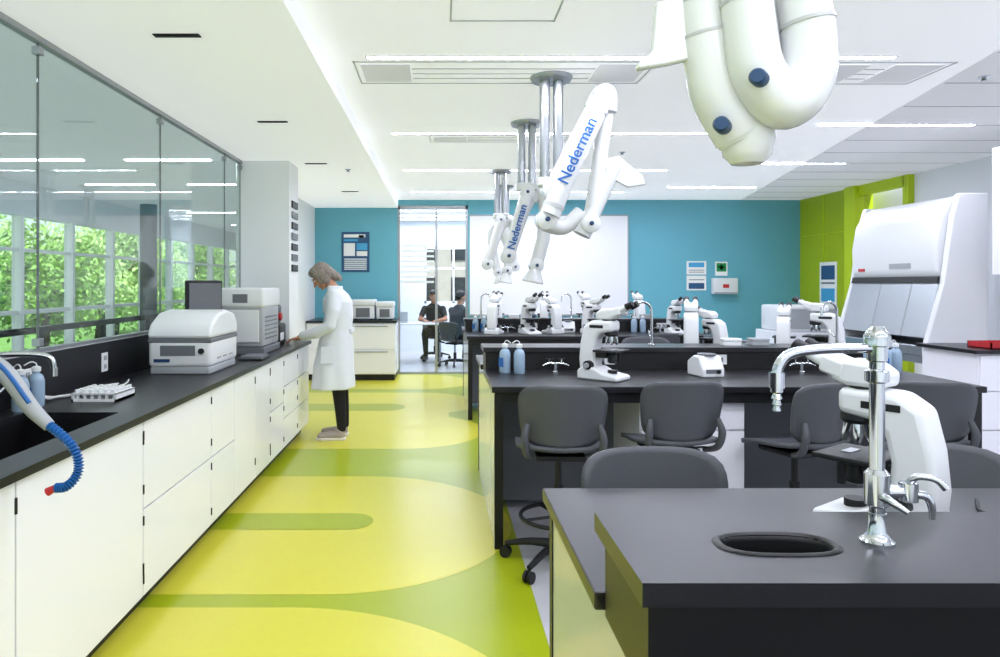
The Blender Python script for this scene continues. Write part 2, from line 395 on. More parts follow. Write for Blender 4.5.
# ---------------------------------------------------------------- left counter
lc=E('lab_counter')
X0,X1=XL+.003,-1.3
lst=[((X0,-2.2,.89),(X1,2.15,.92)),((X0,3.05,.89),(X1,6.88,.92)),((X0,2.15,.89),(-1.86,3.05,.92)),((-1.44,2.15,.89),(X1,3.05,.92))]
boxes('worktop',lst,BLACKTOP,lc)
boxes('sink_basin',[((-1.87,2.14,.66),(-1.43,3.06,.68)),((-1.87,2.14,.66),(-1.86,3.06,.89)),((-1.44,2.14,.66),(-1.43,3.06,.89)),((-1.87,2.14,.66),(-1.43,2.15,.89)),((-1.87,3.05,.66),(-1.43,3.06,.89))],BLACK,lc)
box('backsplash',(X0,-2.2,.9205),(X0+.02,6.88,1.15),BLACKTOP)  # black backsplash of the counter, kept as its own object
boxes('carcass',[((X0,-2.2,.1),(-1.345,2.12,.885)),((X0,3.08,.1),(-1.345,6.85,.885)),((X0,2.12,.1),(-1.345,3.08,.65))],MGREY,lc)
box('toe_kick',(X0,-2.2,.002),(-1.4,6.85,.1),BLACK,lc)
edges=[-2.2,-1.3,-.4,.3,1.2,2.12,3.03,3.93,4.38,4.86,5.29,5.75,6.3,6.85]
k=0
for a,b in zip(edges[:-1],edges[1:]):
    split=abs(a-3.03)<.01 or abs(a-3.93)<.01 or a>5.2
    cuts=[.1,.49,.885] if split else [.1,.885]
    if a>5.7: cuts=[.1,.35,.62,.885]
    for z0,z1 in zip(cuts[:-1],cuts[1:]):
        box('door_front_%d'%k,(-1.343,a+.004,z0+.004),(-1.322,b-.004,z1-.004),LAM,lc,.002); k+=1
    if not split:
        for z in (.2,.78): cyl('hinge',(-1.322,b-.002,z),(-1.322,b-.002,z+.05),.006,DARK,lc,seg=8)
    else: 
        for z in (.16,.42,.56,.8): cyl('hinge',(-1.322,a+.0,z),(-1.322,a+.0,z+.04),.006,DARK,lc,seg=8)
for y in (3.25,4.0,5.3,1.5):
    e=E('power_outlet',(XL+.024,y,1.035)); box('cover',(0,-.035,-.055),(.006,.035,.055),IVORY,e,.002)
    for z in (-.025,.025): box('socket',(.006,-.015,z-.013),(.009,.015,z+.013),LGREY,e)
# faucet on left
fa=E('sink_faucet',(-1.92,2.85,.92))
lathe('flange',[(.028,0),(.028,.008),(.014,.02)],(0,0,0),CHROME,fa)
tube('spout',[(0,0,0),(0,0,.2),(.02,0,.265),(.08,0,.28),(.2,.05,.275),(.25,.07,.255),(.26,.075,.21)],.012,CHROME,fa,12,5)
cyl('aerator',(.26,.075,.215),(.26,.075,.18),.015,CHROME,fa)
for s in (-1,1): tube('handle',[(0,.0,.1),(.02,s*.05,.1),(.04,s*.09,.13)],.007,CHROME,fa,10,3); 
# spray arm with blue segmented hose
sn=E('benchtop_spray_arm',(-1.63,2.09,.92))
lathe('base',[(.07,0),(.07,.015),(.02,.03)],(0,0,0),DARK,sn)
cyl('post',(0,0,.02),(0,0,.42),.012,STEEL,sn)
tube('grey_arm',[(-.01,0,.42),(.12,0,.40),(.28,0,.315),(.37,0,.2),(.43,0,.14)],[.02,.026,.028,.024,.018],LGREY,sn,16,5)
tube('arm_blue_edge',[(.18,-.02,.385),(.29,-.02,.33),(.38,-.02,.215)],.007,BLUEH,sn,8,5)
path=cat([(.41,0,.155),(.46,-.01,.125),(.51,-.02,.085),(.535,-.03,.04),(.535,-.04,0),(.51,-.05,-.03),(.475,-.05,-.035)],5)
for i,p in enumerate(path[:-1]):
    q=path[i+1]; d=(q-p)
    tube('segment_%d'%i,[p,p+d*.2,p+d*.5,p+d*.98],[.009,.015,.015,.008],BLUEH,sn,12)
cyl('nozzle',path[-1],path[-1]+V((-.022,0,-.012)),.010,RED,sn,r2=.013)
# tube rack
rk=E('pipette_tip_rack',(-1.69,3.42,.92),0)
boxes('rack_tray',[((-.11,-.1,0),(.11,.1,.012)),((-.11,-.1,.035),(.11,.1,.042)),((-.11,-.1,0),(-.1,.1,.04)),((.1,-.1,0),(.11,.1,.04))],IVORY,rk)
for i in range(6):
    for j in range(5): lathe('tube_%d_%d'%(i,j),[(.008,.01),(.011,.042),(.013,.055),(.009,.058)],(-.09+i*.036,-.08+j*.04,0),IVORY,rk,seg=10)
cb=E('power_cable',(-1.87,3.6,.925))
tube('cable_a',[(-.085,-.33,.11),(-.06,-.33,.04),(-.03,-.2,.006),(.06,-.04,.006),(.02,.05,.006),(-.04,.1,.006),(.05,.25,.006)],.005,IVORY,cb,8,6)
tube('cable_b',[(-.085,-.33,.12),(-.05,-.3,.02),(.0,-.25,.018),(.06,0,.006),(.1,.2,.006),(.04,.4,.006)],.005,IVORY,cb,8,6)
box('plug',(-.095,-.35,.09),(-.075,-.31,.14),IVORY,cb,.004)
# centrifuge-like analyser
an=E('benchtop_centrifuge',(-1.645,4.57,.92))
box('base_plinth',(-.19,-.27,.0),(.19,.27,.05),LGREY,an,.012,3)
box('body',(-.2,-.28,.045),(.2,.28,.225),IVORY,an,.03,4)
box('dark_band',(-.201,-.281,.2),(.201,.281,.228),MGREY,an,.006)
panel_=prism('lid',[(-.285,.228),(.285,.228),(.285,.3),(.22,.37),(.05,.4),(-.12,.385),(-.25,.32),(-.285,.27)],-.2,.2,'x',IVORY,an,.03,4)
box('control_panel',(-.12,-.284,.12),(.1,-.279,.185),MGREY,an); box('label',(-.16,-.285,.08),(-.06,-.28,.1),BLUEK,an)
cyl('knob',(.14,-.28,.15),(.14,-.295,.15),.018,DARK,an)
for s in (-.12,0,.12): box('side_vent',(.199,s-.04,.09),(.203,s+.04,.1),LGREY,an)
# monitor
mo=E('computer_monitor',(-1.775,5.12,.92),62)
box('screen_shell',(-.17,-.012,.15),(.17,.02,.6),DARK,mo,.008); box('screen',(-.155,-.016,.17),(.155,-.012,.58),MGREY,mo)
box('neck',(-.03,.015,.0),(.03,.04,.35),DARK,mo,.005); box('foot',(-.1,-.06,0),(.1,.08,.015),DARK,mo,.005)
# tall analyser
ta=E('analyser_instrument',(-1.61,5.76,.92))
box('base',(-.19,-.28,0),(.19,.28,.06),MGREY,ta,.01)
box('body',(-.18,-.27,.06),(.18,.27,.4),LGREY,ta,.02,3)
box('top_housing',(-.19,-.285,.38),(.19,.285,.54),IVORY,ta,.025,4)
box('front_door',(-.15,-.281,.1),(.15,-.268,.36),IVORY,ta,.01); box('display',(-.06,-.287,.42),(.06,-.283,.49),MGREY,ta)
boxes('side_louvres',[((.179,-.2,.12+i*.035),(.184,.2,.13+i*.035)) for i in range(6)],MGREY,ta)
bx=E('paper_tray',(-1.42,5.2,.92)); box('tray',(-.09,-.12,0),(.09,.12,.01),DARK,bx,.003); box('sheets',(-.08,-.11,.01),(.08,.11,.03),MGREY,bx,.002)
# dark benchtop apparatus near person
da=E('vortex_mixer_station',(-1.6,6.35,.92))
box('body',(-.13,-.12,0),(.13,.14,.2),DARK,da,.02,3); box('head',(-.11,-.1,.2),(.1,.1,.38),BLACK,da,.03,3)
cyl('red_dial',(.13,-.04,.27),(.105,-.04,.27),.035,RED,da); box('panel',(.128,-.09,.05),(.132,.05,.12),IVORY,da)
cyl('post',(-.1,.12,.2),(-.1,.12,.45),.012,STEEL,da)
# stack of signs on column
sg=E('column_notice_rack')
for i in range(7): box('notice_%d'%i,(-1.53,7.0,1.62+i*.11),(-1.515,7.26,1.69+i*.11),MGREY if i%2 else DARK,sg,.002)
# back counter
bc=E('rear_cabinet')
box('worktop',(-2.05,10.38,.89),(-.66,YB-.003,.92),BLACKTOP,bc)
box('carcass',(-2.05,10.42,.1),(-.68,YB-.003,.889),LAM,bc); box('kick',(-2.05,10.48,.002),(-.7,YB-.003,.1),BLACK,bc)
for i,(a,b) in enumerate(((-2.03,-1.37),(-1.36,-.69))):
    for z0,z1 in ((.11,.48),(.49,.88)): box('front',(a,10.4,z0),(b,10.42,z1),LAM,bc,.003)
boxes('pulls',[((-1.3,10.385,.83),(-.8,10.4,.845)),((-1.3,10.385,.44),(-.8,10.4,.455))],ALU,bc)
for (x,w,h,nm) in ((-1.2,.36,.32,'incubator'),(-.86,.26,.29,'balance')):
    e=E('benchtop_'+nm,(x,10.75,.92)); box('body',(-w/2,-.18,.02),(w/2,.2,h*.7),IVORY,e,.015,3); box('lid',(-w/2-.01,-.19,h*.7),(w/2+.01,.2,h),IVORY,e,.02,3)
    box('door',(-w*.3,-.188,.05),(w*.3,-.18,h*.6),MGREY,e,.005)
    for s in (-1,1): cyl('foot',(s*w*.35,-.1,0),(s*w*.35,-.1,.022),.015,DARK,e); cyl('foot',(s*w*.35,.1,0),(s*w*.35,.1,.022),.015,DARK,e)
# posters
def poster(name,x0,x1,z0,z1,bg,parts,y=YB,side=None):
    e=E(name)
    if side is None:
        box('sheet',(x0,y-.012,z0),(x1,y-.002,z1),bg,e)
        for a,b,c,d,m in parts:
            w,h=x1-x0,z1-z0; box('print',(x0+a*w,y-.0135,z0+c*h),(x0+b*w,y-.012,z0+d*h),m,e)
    else:
        box('sheet',(side-.012,x0,z0),(side-.002,x1,z1),bg,e)
        for a,b,c,d,m in parts:
            w,h=x1-x0,z1-z0; box('print',(side-.0135,x0+a*w,z0+c*h),(side-.012,x0+b*w,z0+d*h),m,e)
lines=[(.1,.9,.06+i*.05,.085+i*.05,PAPER) for i in range(6)]
poster('safety_poster',-1.62,-1.16,1.68,2.34,NAVY,[(.08,.85,.86,.94,PAPER),(.08,.6,.77,.82,TEXTB),(.08,.48,.4,.72,PAPER),(.54,.92,.55,.72,TEXTB),(.54,.92,.4,.52,PAPER),(.62,.8,.86,.92,TEXTB)]+lines)
poster('notice_sheet',4.06,4.38,1.64,1.86,PAPER,[(.1,.9,.55,.9,TEXTB),(.1,.9,.3,.35,MGREY),(.1,.9,.15,.2,MGREY)])
poster('notice_sheet',4.06,4.38,1.38,1.62,PAPER,[(.1,.9,.1,.5,NAVY),(.1,.9,.7,.75,MGREY)])
poster('first_aid_sign',4.53,4.73,1.62,1.85,PAPER,[(.1,.9,.3,.9,SIGNG),(.42,.58,.4,.8,PAPER),(.25,.75,.54,.66,PAPER)])
poster('wall_poster',10.15,10.6,1.15,1.82,PAPER,[(.1,.9,.6,.92,NAVY),(.1,.9,.1,.4,TEXTB),(.1,.9,.5,.54,MGREY)],side=XR)
di=E('glove_dispenser',(4.66,YB-.003,1.45)); box('case',(-.2,-.12,-.13),(.2,0,.13),IVORY,di,.015,3); box('slot',(-.05,-.124,-.03),(.05,-.12,.03),RED,di,.004); box('lip',(-.19,-.13,-.13),(.19,-.12,-.1),LGREY,di)
# ---------------------------------------------------------------- island benches
def bench(s0,name='island_bench',xr=3.06,near=True,cabs=()):
    xl=.29; e=E(name,(0,s0,0)); s1=.3
    dn=.74; df=s1+.65
    top=[((xl,s1,.885),(xr,df,.92)),((xl,-dn,.885),(xr,0,.92))]
    for i,(a,b) in enumerate(top): box('worktop_%d'%i,a,b,BLACKTOP,e,.004)
    box('spine',(xl+.015,.02,.885),(xr-.015,s1-.02,1.035),BLACK,e)
    return e,xl,xr,dn,df,s1
def finish_bench(e,xl,xr,dn,df,s1,cabs,shelf=True):
    if shelf: box('reagent_shelf',(xl,-.002,1.035),(xr,s1+.002,1.07),BLACKTOP,e,.004)
    for x,m in ((xl+.02,LAMG),(xr-.06,LAMG)):
        box('end_panel',(x,-dn+.06,.003),(x+.035,df-.06,.885),m,e,.002)
        box('end_edge',(x-.003,-dn+.02,.003),(x+.045,-dn+.06,.885),BLACK,e); box('end_edge',(x-.003,df-.06,.003),(x+.045,df-.02,.885),BLACK,e)
    box('service_core',(xl+.06,-.03,.06),(xr-.07,s1+.03,.885),MGREY,e)
    for a,b in cabs:
        for y0,y1 in ((-dn+.12,-.03),(s1+.03,df-.12)):
            box('cabinet',(a,y0,.06),(b,y1,.885),LAM,e,.002)
        yy=-dn+.12
        box('front_drawer',(a+.005,yy-.02,.66),(b-.005,yy,.875),LAM,e,.002)
        box('front_door',(a+.005,yy-.02,.07),(b-.005,yy,.65),LAM,e,.002)
        yy=df-.12
        box('front_drawer',(a+.005,yy,.66),(b-.005,yy+.02,.875),LAM,e,.002); box('front_door',(a+.005,yy,.07),(b-.005,yy+.02,.65),LAM,e,.002)
    box('apron',(xl+.06,-dn+.05,.82),(xr-.06,-dn+.08,.884),DARK,e); box('apron',(xl+.06,df-.08,.82),(xr-.06,df-.05,.884),DARK,e)
    for x in (.8,1.55,2.35):
        if x<xr-.3:
            for y,s in ((.018,-1),(s1-.018,1)):
                box('outlet_plate',(x+.25,min(y,y+s*.006),.955),(x+.37,max(y,y+s*.006),1.02),IVORY,e)
                box('outlet_holes',(x+.275,min(y+s*.006,y+s*.008),.97),(x+.3,max(y+s*.006,y+s*.008),1.0),MGREY,e); box('outlet_holes',(x+.32,min(y+s*.006,y+s*.008),.97),(x+.345,max(y+s*.006,y+s*.008),1.0),MGREY,e)
cabs=((1.15,1.75),)
r=bench(4.54); finish_bench(*r,cabs)
r=bench(8.15); finish_bench(*r,cabs)
# first bench with oval cup sink
r=bench(.976); finish_bench(*r,cabs,shelf=False); b1=r[0]
def slab_hole(name,x0,x1,y0,y1,z0,z1,cx,cy,rx,ry,mat,par,n=48):
    vs=[];fs=[]
    def outer(t):
        c,s=math.cos(t),math.sin(t)
        k=min(((x1-cx) if c>0 else (cx-x0))/max(abs(c),1e-6),((y1-cy) if s>0 else (cy-y0))/max(abs(s),1e-6))
        return cx+c*k,cy+s*k
    ts=sorted([2*math.pi*k/n for k in range(n)]+[math.atan2(b-cy,a-cx)%(2*math.pi) for a in (x0,x1) for b in (y0,y1)])
    N=len(ts)
    for z in (z1,z0):
        for t in ts: vs.append((*outer(t),z))
        for t in ts:
            c,s=math.cos(t),math.sin(t); q=(abs(c/rx)**2.8+abs(s/ry)**2.8)**(-1/2.8); vs.append((cx+c*q,cy+s*q,z))
    for k in range(N):
        j=(k+1)%N
        fs+=[[k,j,N+j,N+k],[2*N+k,3*N+k,3*N+j,2*N+j],[k,2*N+k,2*N+j,j],[N+k,N+j,3*N+j,3*N+k]]
    return mesh(name,vs,fs,mat,par)
slab_hole('reagent_shelf',.29,3.06,-.002,.302,1.035,1.07,.553,.142,.088,.043,BLACKTOP,b1)
for c in list(b1.children):
    if c.name.startswith('spine') or c.name.startswith('service_core'): bpy.data.objects.remove(c)
boxes('spine',[((.305,.02,.885),(.44,.28,1.035)),((.67,.02,.885),(3.045,.28,1.035)),((.44,.02,.885),(.67,.03,1.035)),((.44,.27,.885),(.67,.28,1.035))],BLACK,b1)
box('service_core',(.35,-.03,.06),(2.99,.33,.885),MGREY,b1)
cup=E('cup_sink',(.553,1.118,0))
vs=[];fs=[];n=40
prof=[(1.16,1.071),(1.1,1.0745),(1.02,1.0735),(.97,1.06),(.95,1.0),(.85,.93),(.2,.92)]
for s,z in prof:
    for k in range(n):
        t=2*math.pi*k/n;c,q=math.cos(t),math.sin(t);w=(abs(c/.088)**2.8+abs(q/.043)**2.8)**(-1/2.8); vs.append((c*w*s,q*w*s,z))
for i in range(len(prof)-1):
    for k in range(n): fs.append([i*n+k,i*n+(k+1)%n,(i+1)*n+(k+1)%n,(i+1)*n+k])
fs.append([(len(prof)-1)*n+k for k in range(n)])
mesh('cup',vs,fs,BLACK,cup,True)
# ------------------------------------------------ foreground lab faucet
lf=E('laboratory_faucet',(.723,1.125,1.07))
lathe('flange',[(.026,0),(.026,.005),(.02,.010),(.014,.02),(.0135,.05)],(0,0,0),CHROME,lf)
lathe('riser',[(.0115,.03),(.0115,.3),(.015,.302),(.015,.325),(.02,.327),(.02,.342),(.016,.35),(.01,.358)],(0,0,0),CHROME,lf)
lathe('valve_body',[(.0125,.06),(.019,.065),(.019,.115),(.013,.122)],(0,0,0),CHROME,lf)
lathe('collar',[(.013,.265),(.018,.268),(.018,.285),(.013,.288)],(0,0,0),CHROME,lf)
tube('spout',[(0,0,.322),(-.04,0,.322),(-.1,0,.32),(-.145,-.0,.312),(-.163,0,.29),(-.166,0,.262)],.0085,CHROME,lf,14,6)
lathe('spout_nut',[(.009,-.005),(.012,-.005),(.012,.02),(.009,.02)],(-.166,0,.262),CHROME,lf)
lathe('serrated_nozzle',[(.004,-.045),(.0065,-.043),(.0045,-.035),(.0075,-.033),(.0052,-.025),(.0085,-.023),(.0058,-.015),(.0095,-.012),(.0095,0)],(-.166,0,.262),CHROME,lf)
cyl('valve_stub',(0,0,.085),(.045,-.01,.088),.011,CHROME,lf)
lathe('bonnet',[(.014,-.015),(.014,.015)],(.045,-.01,.088),CHROME,lf)
tube('lever',[(.045,-.01,.1),(.052,-.02,.115),(.075,-.03,.113),(.088,-.035,.1)],[.006,.006,.005,.006],CHROME,lf,12,4)
tube('side_nozzle',[(.045,-.01,.085),(.07,-.015,.082),(.078,-.017,.066),(.079,-.017,.045)],[.008,.007,.006,.0045],CHROME,lf,12,4)
tube('lever_b',[(0,0,.08),(-.0,-.028,.08),(.02,-.045,.065)],[.008,.007,.005],CHROME,lf,12,4)
# ---------------------------------------------------------------- microscope
def microscope(x,y,z,rz,s=1,name='compound_microscope'):
    e=E(name,(x,y,z),rz,scale=s)
    prism('foot',[(-.13,0),(.14,0),(.14,.055),(.1,.08),(.03,.075),(-.03,.045),(-.13,.03)],-.085,.085,'x',IVORY,e,.012)
    prism('arm',[(.03,.05),(.14,.05),(.147,.12),(.138,.22),(.115,.32),(.06,.356),(-.08,.356),(-.08,.290),(.0,.280),(.03,.25),(.045,.18),(.038,.1)],-.053,.053,'x',IVORY,e,.018)
    cyl('lamp_collector',(0,-.055,.04),(0,-.055,.06),.028,DARK,e)
    box('stage',(-.09,-.125,.168),(.09,.03,.182),DARK,e,.004); box('stage_clip',(-.03,-.08,.182),(.03,-.055,.185),STEEL,e)
    cyl('stage_drive',(.07,-.06,.168),(.07,-.06,.11),.01,DARK,e)
    box('stage_carrier',(-.03,-.03,.13),(.03,.062,.17),DARK,e,.004)
    lathe('condenser',[(.02,.1),(.028,.105),(.028,.15),(.018,.168)],(0,-.055,0),DARK,e)
    lathe('nosepiece',[(.036,.262),(.042,.272),(.04,.292),(.02,.297)],(0,-.05,0),DARK,e)
    for k in range(4):
        a=k*math.pi/2+.4; dx,dy=math.cos(a),math.sin(a)
        tube('objective_%d'%k,[(dx*.02,-.05+dy*.02,.266),(dx*.027,-.05+dy*.027,.23),(dx*.03,-.05+dy*.03,.212)],[.0115,.0115,.006],CHROME,e,12)
    lathe('head_ring',[(.035,.348),(.04,.354),(.04,.362),(.034,.368)],(0,-.03,0),DARK,e)
    prism('head_prism',[(-.1,.375),(-.06,.362),(.03,.362),(.035,.40),(.0,.425),(-.07,.43),(-.1,.41)],-.05,.05,'x',IVORY,e,.012)
    for sx in (-1,1):
        prism('eyetube_block',[(-.13,.395),(-.07,.375),(-.06,.42),(-.12,.44)],sx*.031-.021,sx*.031+.021,'x',IVORY,e,.008)
        cyl('eye_tube',(sx*.032,-.115,.417),(sx*.032,-.165,.442),.0165,IVORY,e)
        cyl('eyepiece',(sx*.032,-.16,.439),(sx*.032,-.2,.459),.02,DARK,e,r2=.018)
        cyl('focus_knob',(sx*.045,.07,.085),(sx*.085,.07,.085),.028,DARK,e); cyl('fine_knob',(sx*.085,.07,.085),(sx*.103,.07,.085),.016,LGREY,e)
    box('logo_strip',(.0525,-.02,.31),(.0545,.07,.328),DARK,e); box('logo_strip',(-.0545,-.02,.31),(-.0525,.07,.328),DARK,e)
    return e
microscope(1.045,1.62,.92,215,.92)
mc=E('power_cord'); tube('cord',[(1.3,1.45,.926),(1.36,1.5,.926),(1.4,1.6,.926),(1.36,1.7,.926),(1.42,1.8,.926)],.004,DARK,mc,8,5)
microscope(.99,4.1,.92,48,1.0)
microscope(1.92,5.2,.92,160); microscope(2.1,5.25,.92,210,.85); microscope(2.9,5.15,.92,230); microscope(2.68,5.3,.92,150,.9)
for x,y,r,s in ((.62,7.75,160,1),(1.02,7.7,20,1),(1.3,7.85,200,.95),(1.75,7.75,40,.95),(2.7,7.8,10,.9),(.75,8.9,180,1),(1.35,8.8,170,1),(1.9,8.85,190,1),(2.6,8.9,180,1)): microscope(x,y,.92,r,s)
def smallinst(x,y,z,rz=0):
    e=E('hotplate_stirrer',(x,y,z),rz); prism('body',[(-.09,0),(.09,0),(.09,.09),(.02,.13),(-.05,.13),(-.09,.05)],-.075,.075,'x',IVORY,e,.012)
    box('panel',(-.05,-.092,.025),(.05,-.088,.05),MGREY,e); cyl('knob',(.03,-.088,.035),(.03,-.1,.035),.012,DARK,e); lathe('plate',[(.055,.13),(.055,.14),(.01,.142)],(0,-.01,0),MGREY,e)
smallinst(1.66,4.25,.92,10); smallinst(1.5,8.0,.92); smallinst(2.3,5.2,.92,180)
def bottle(x,y,z,m=BOTTLE,s=1):
    e=E('wash_bottle',(x,y,z),random.uniform(0,360),scale=s)
    lathe('body',[(.033,0),(.036,.01),(.036,.12),(.028,.145),(.016,.155),(.016,.165)],(0,0,0),m,e)
    lathe('cap',[(.02,.165),(.02,.185),(.008,.19)],(0,0,0),IVORY,e); tube('spout',[(0,0,.185),(0,0,.2),(.02,0,.21),(.05,0,.195)],.003,IVORY,e,8,4)
    box('label',(-.02,-.038,.04),(.02,-.0355,.1),BLUEH,e)
for x,y in ((.42,4.40),(.51,4.37),(2.78,4.4),(2.87,4.38),(2.96,4.42),(.42,8.05),(.52,8.06),(2.3,8.06),(2.4,8.05)): bottle(x,y,.92)
for x,y in ((-1.9,3.2),(-1.9,3.08)): bottle(x,y,.92)
def gastap(x,y,z,rz=0):
    e=E('gas_tap',(x,y,z),rz); lathe('flange',[(.022,0),(.022,.006),(.01,.012),(.01,.06)],(0,0,0),CHROME,e)
    for s in (-1,1):
        tube('nozzle',[(0,0,.055),(s*.04,0,.058),(s*.085,-.01,.045)],[.009,.008,.004],CHROME,e,10,4); box('handle',(s*.04-.004,-.004,.06),(s*.04+.004,.004,.085),CHROME,e,.001); box('lever',(s*.04-.022,-.005,.083),(s*.04+.022,.005,.09),DARK,e,.002)
for x,y in ((.75,4.42),(2.35,4.42),(.8,8.03),(1.9,8.03),(2.6,8.03),(.75,5.0),(2.5,5.0)): gastap(x,y,.92)
def gooseneck(x,y,z,rz):
    e=E('gooseneck_faucet',(x,y,z),rz); lathe('flange',[(.025,0),(.025,.008),(.012,.02)],(0,0,0),CHROME,e)
    tube('neck',[(0,0,0),(0,0,.2),(.01,0,.27),(.06,0,.3),(.11,0,.27),(.12,0,.2)],.009,CHROME,e,12,5); tube('lever',[(0,0,.06),(.0,-.04,.07),(0,-.07,.1)],.006,CHROME,e,10,3)
gooseneck(2.72,4.66,1.07,190); gooseneck(1.45,4.66,1.07,180); gooseneck(1.6,8.3,1.07,180); gooseneck(.5,8.3,1.07,0)
for x,y,m in ((2.0,4.68,IVORY),(2.2,4.7,LGREY),(.9,8.3,IVORY),(1.1,8.28,BLUEK),(2.1,8.3,IVORY),(2.5,8.3,LGREY)):
    e=E('slide_box',(x,y,1.07)); box('base',(-.06,-.04,0),(.06,.04,.03),m,e,.004); box('lid',(-.062,-.042,.03),(.062,.042,.05),m,e,.004)
# ---------------------------------------------------------------- stools
def stool(x,y,rz,name='lab_stool',h=.62,mat=SEAT,ring=True):
    e=E(name,(x,y,0),rz)
    def back(u,v):
        w=.235-.035*(1-v)/2-.008*v*v; z=h+.21+v*.16
        return (u*w, -.235+.07*u*u-.03*v, z)
    panel('backrest',back,mat,e,4.8,8,48,.014)
    def seat(u,v):
        return (u*.225,v*.215,h+.012+.03*u*u*(.3+.7*(1-v)/2)+(.03*max(0,-v)**3)-.03*max(0,v)**3)
    panel('seat',seat,mat,e,4.5,8,48,.022)
    for s in (-1,1):
        tube('back_support',[(s*.15,-.12,h-.015),(s*.185,-.2,h+.02),(s*.195,-.232,h+.1),(s*.18,-.212,h+.17)],[.014,.018,.02,.014],mat if ring else DARK,e,10,4)
    box('underframe',(-.13,-.13,h-.04),(.13,.13,h-.012),DARK,e,.008)
    tube('lever',[(.1,0,h-.035),(.2,.02,h-.035),(.24,.03,h-.04)],.006,DARK,e,8,2)
    cyl('gas_lift',(0,0,h-.04),(0,0,h-.28 if ring else .2),.018,STEEL if not ring else DARK,e); cyl('lift_sleeve',(0,0,.09),(0,0,h-.2 if ring else .25),.027,DARK,e)
    if ring:
        R=.2; zr=.26; pts=[(R*math.cos(a*math.pi/16),R*math.sin(a*math.pi/16),zr) for a in range(33)]
        tube('foot_ring',pts,.011,DARK,e,10)
        for a in range(4): cyl('ring_spoke',(0,0,zr),(R*math.cos(a*math.pi/2+.4),R*math.sin(a*math.pi/2+.4),zr),.008,DARK,e,seg=8)
        lathe('ring_hub',[(.035,zr-.03),(.035,zr+.03)],(0,0,0),DARK,e)
    for k in range(5):
        a=k*2*math.pi/5+.3; c,s=math.cos(a),math.sin(a)
        tube('base_leg_%d'%k,[(0,0,.11),(c*.15,s*.15,.105),(c*.29,s*.29,.075)],[.028,.02,.014],DARK,e,10,3)
        for q in (-.014,.014): 
            cyl('caster',(c*.29-s*q-s*.008*(1 if q>0 else -1),s*.29+c*q+c*.008*(1 if q>0 else -1),.03),(c*.29-s*q*.5,s*.29+c*q*.5,.03),.03,DARK,e,seg=16)
        cyl('caster_stem',(c*.29,s*.29,.04),(c*.29,s*.29,.08),.008,DARK,e,seg=8)
    return e
stool(.63,3.62,-3); stool(1.26,3.76,4); stool(1.93,3.7,22); stool(2.6,3.74,-14)
stool(.66,1.86,184); stool(1.5,1.92,170); stool(2.3,2.0,178)
stool(1.9,6.2,170); stool(2.6,6.25,185); stool(2.3,7.15,5)
# ---------------------------------------------------------------- extraction arms
def joint(e,p,r,ax=(0,1,0),knob=True):
    p=V(p); ax=V(ax).normalized()
    tube('joint_drum',[p-ax*r*1.12,p-ax*r*.95,p+ax*r*.95,p+ax*r*1.12],[r*.8,r*1.12,r*1.12,r*.8],ARMW,e,24)
    if knob: tube('joint_knob',[p-ax*r*1.1,p-ax*r*1.35,p-ax*r*1.45],[r*.26,r*.26,r*.18],BLUEK,e,14)
def ceilmount(e,z=0,l=.7):
    for dx in (-.045,.045): cyl('drop_post',(dx,0,-l),(dx,0,z-.001),.034,STEEL,e)
    lathe('ceiling_flange',[(.13,-.03),(.14,-.012),(.14,-.001)],(0,0,0),ALU,e)
    box('post_collar',(-.09,-.05,-l-.03),(.09,.05,-l+.03),ARMW,e,.01)
def hood(e,c,d,r=.12,m=ARMW):
    c=V(c); d=V(d).normalized(); tube('capture_hood',[c,c+d*.05,c+d*.16,c+d*.17],[r*.42,r*.45,r,r*.96],m,e,24)
def ring(e,p,q,r): tube('tube_collar',[p,q],[r,r],ARMJ,e,28)
ea=E('fume_extraction_arm',(.74,4.52,CZ)); ceilmount(ea)
joint(ea,(.0,0,-.75),.06)
tube('upper_arm',[(.0,-.02,-.75),(.18,-.02,-.40),(.3,-.02,-.17)],.055,ARMW,ea,22)
tube('elbow_bend',[(.27,-.02,-.22),(.32,-.02,-.12),(.37,-.02,-.13),(.37,-.02,-.24)],.06,ARMW,ea,22,5)
tube('lower_arm',[(.37,0,-.2),(.32,.0,-.55),(.27,.0,-.9)],.05,ARMW,ea,22)
tube('main_arm',[(.33,-.1,-.15),(.12,-.13,-.58),(-.03,-.13,-.93)],[.066,.066,.066],ARMW,ea,24,3)
ring(ea,(.285,-.107,-.245),(.275,-.108,-.265),.0685); ring(ea,(.0,-.13,-.86),(-.01,-.13,-.885),.0685)
joint(ea,(.33,-.06,-.15),.065); joint(ea,(-.05,-.1,-.96),.06)
tube('return_arm',[(-.05,-.03,-.98),(.08,0,-1.0),(.2,.02,-.9)],.05,ARMW,ea,20,4)
joint(ea,(.25,-.02,-.98),.055)
tube('tail_tube',[(.2,0,-1.05),(.25,0,-.95),(.42,0,-.6)],[.06,.058,.05],ARMW,ea,20,4)
def paddle(e,pts,y,m=ARMW,th=.02): return prism('dome_reflector',pts,y-th/2,y+th/2,'y',m,e,.008)
paddle(ea,[(.35,-.55),(.44,-.53),(.6,-.66),(.62,-.72),(.5,-.74),(.36,-.66)],-.02)
tx=bpy.data.curves.new('brand_text','FONT'); tx.body='Nederman'; tx.size=.105; tx.extrude=.0015; tx.offset=.0015; tx.align_x='CENTER'; tx.align_y='CENTER'
to=bpy.data.objects.new('printed_lettering',tx); link(to,ea); tx.materials.append(BLUEH)
to.location=(.135,-.2,-.53); to.rotation_euler=Euler((math.radians(90),-math.radians(65),0)); 
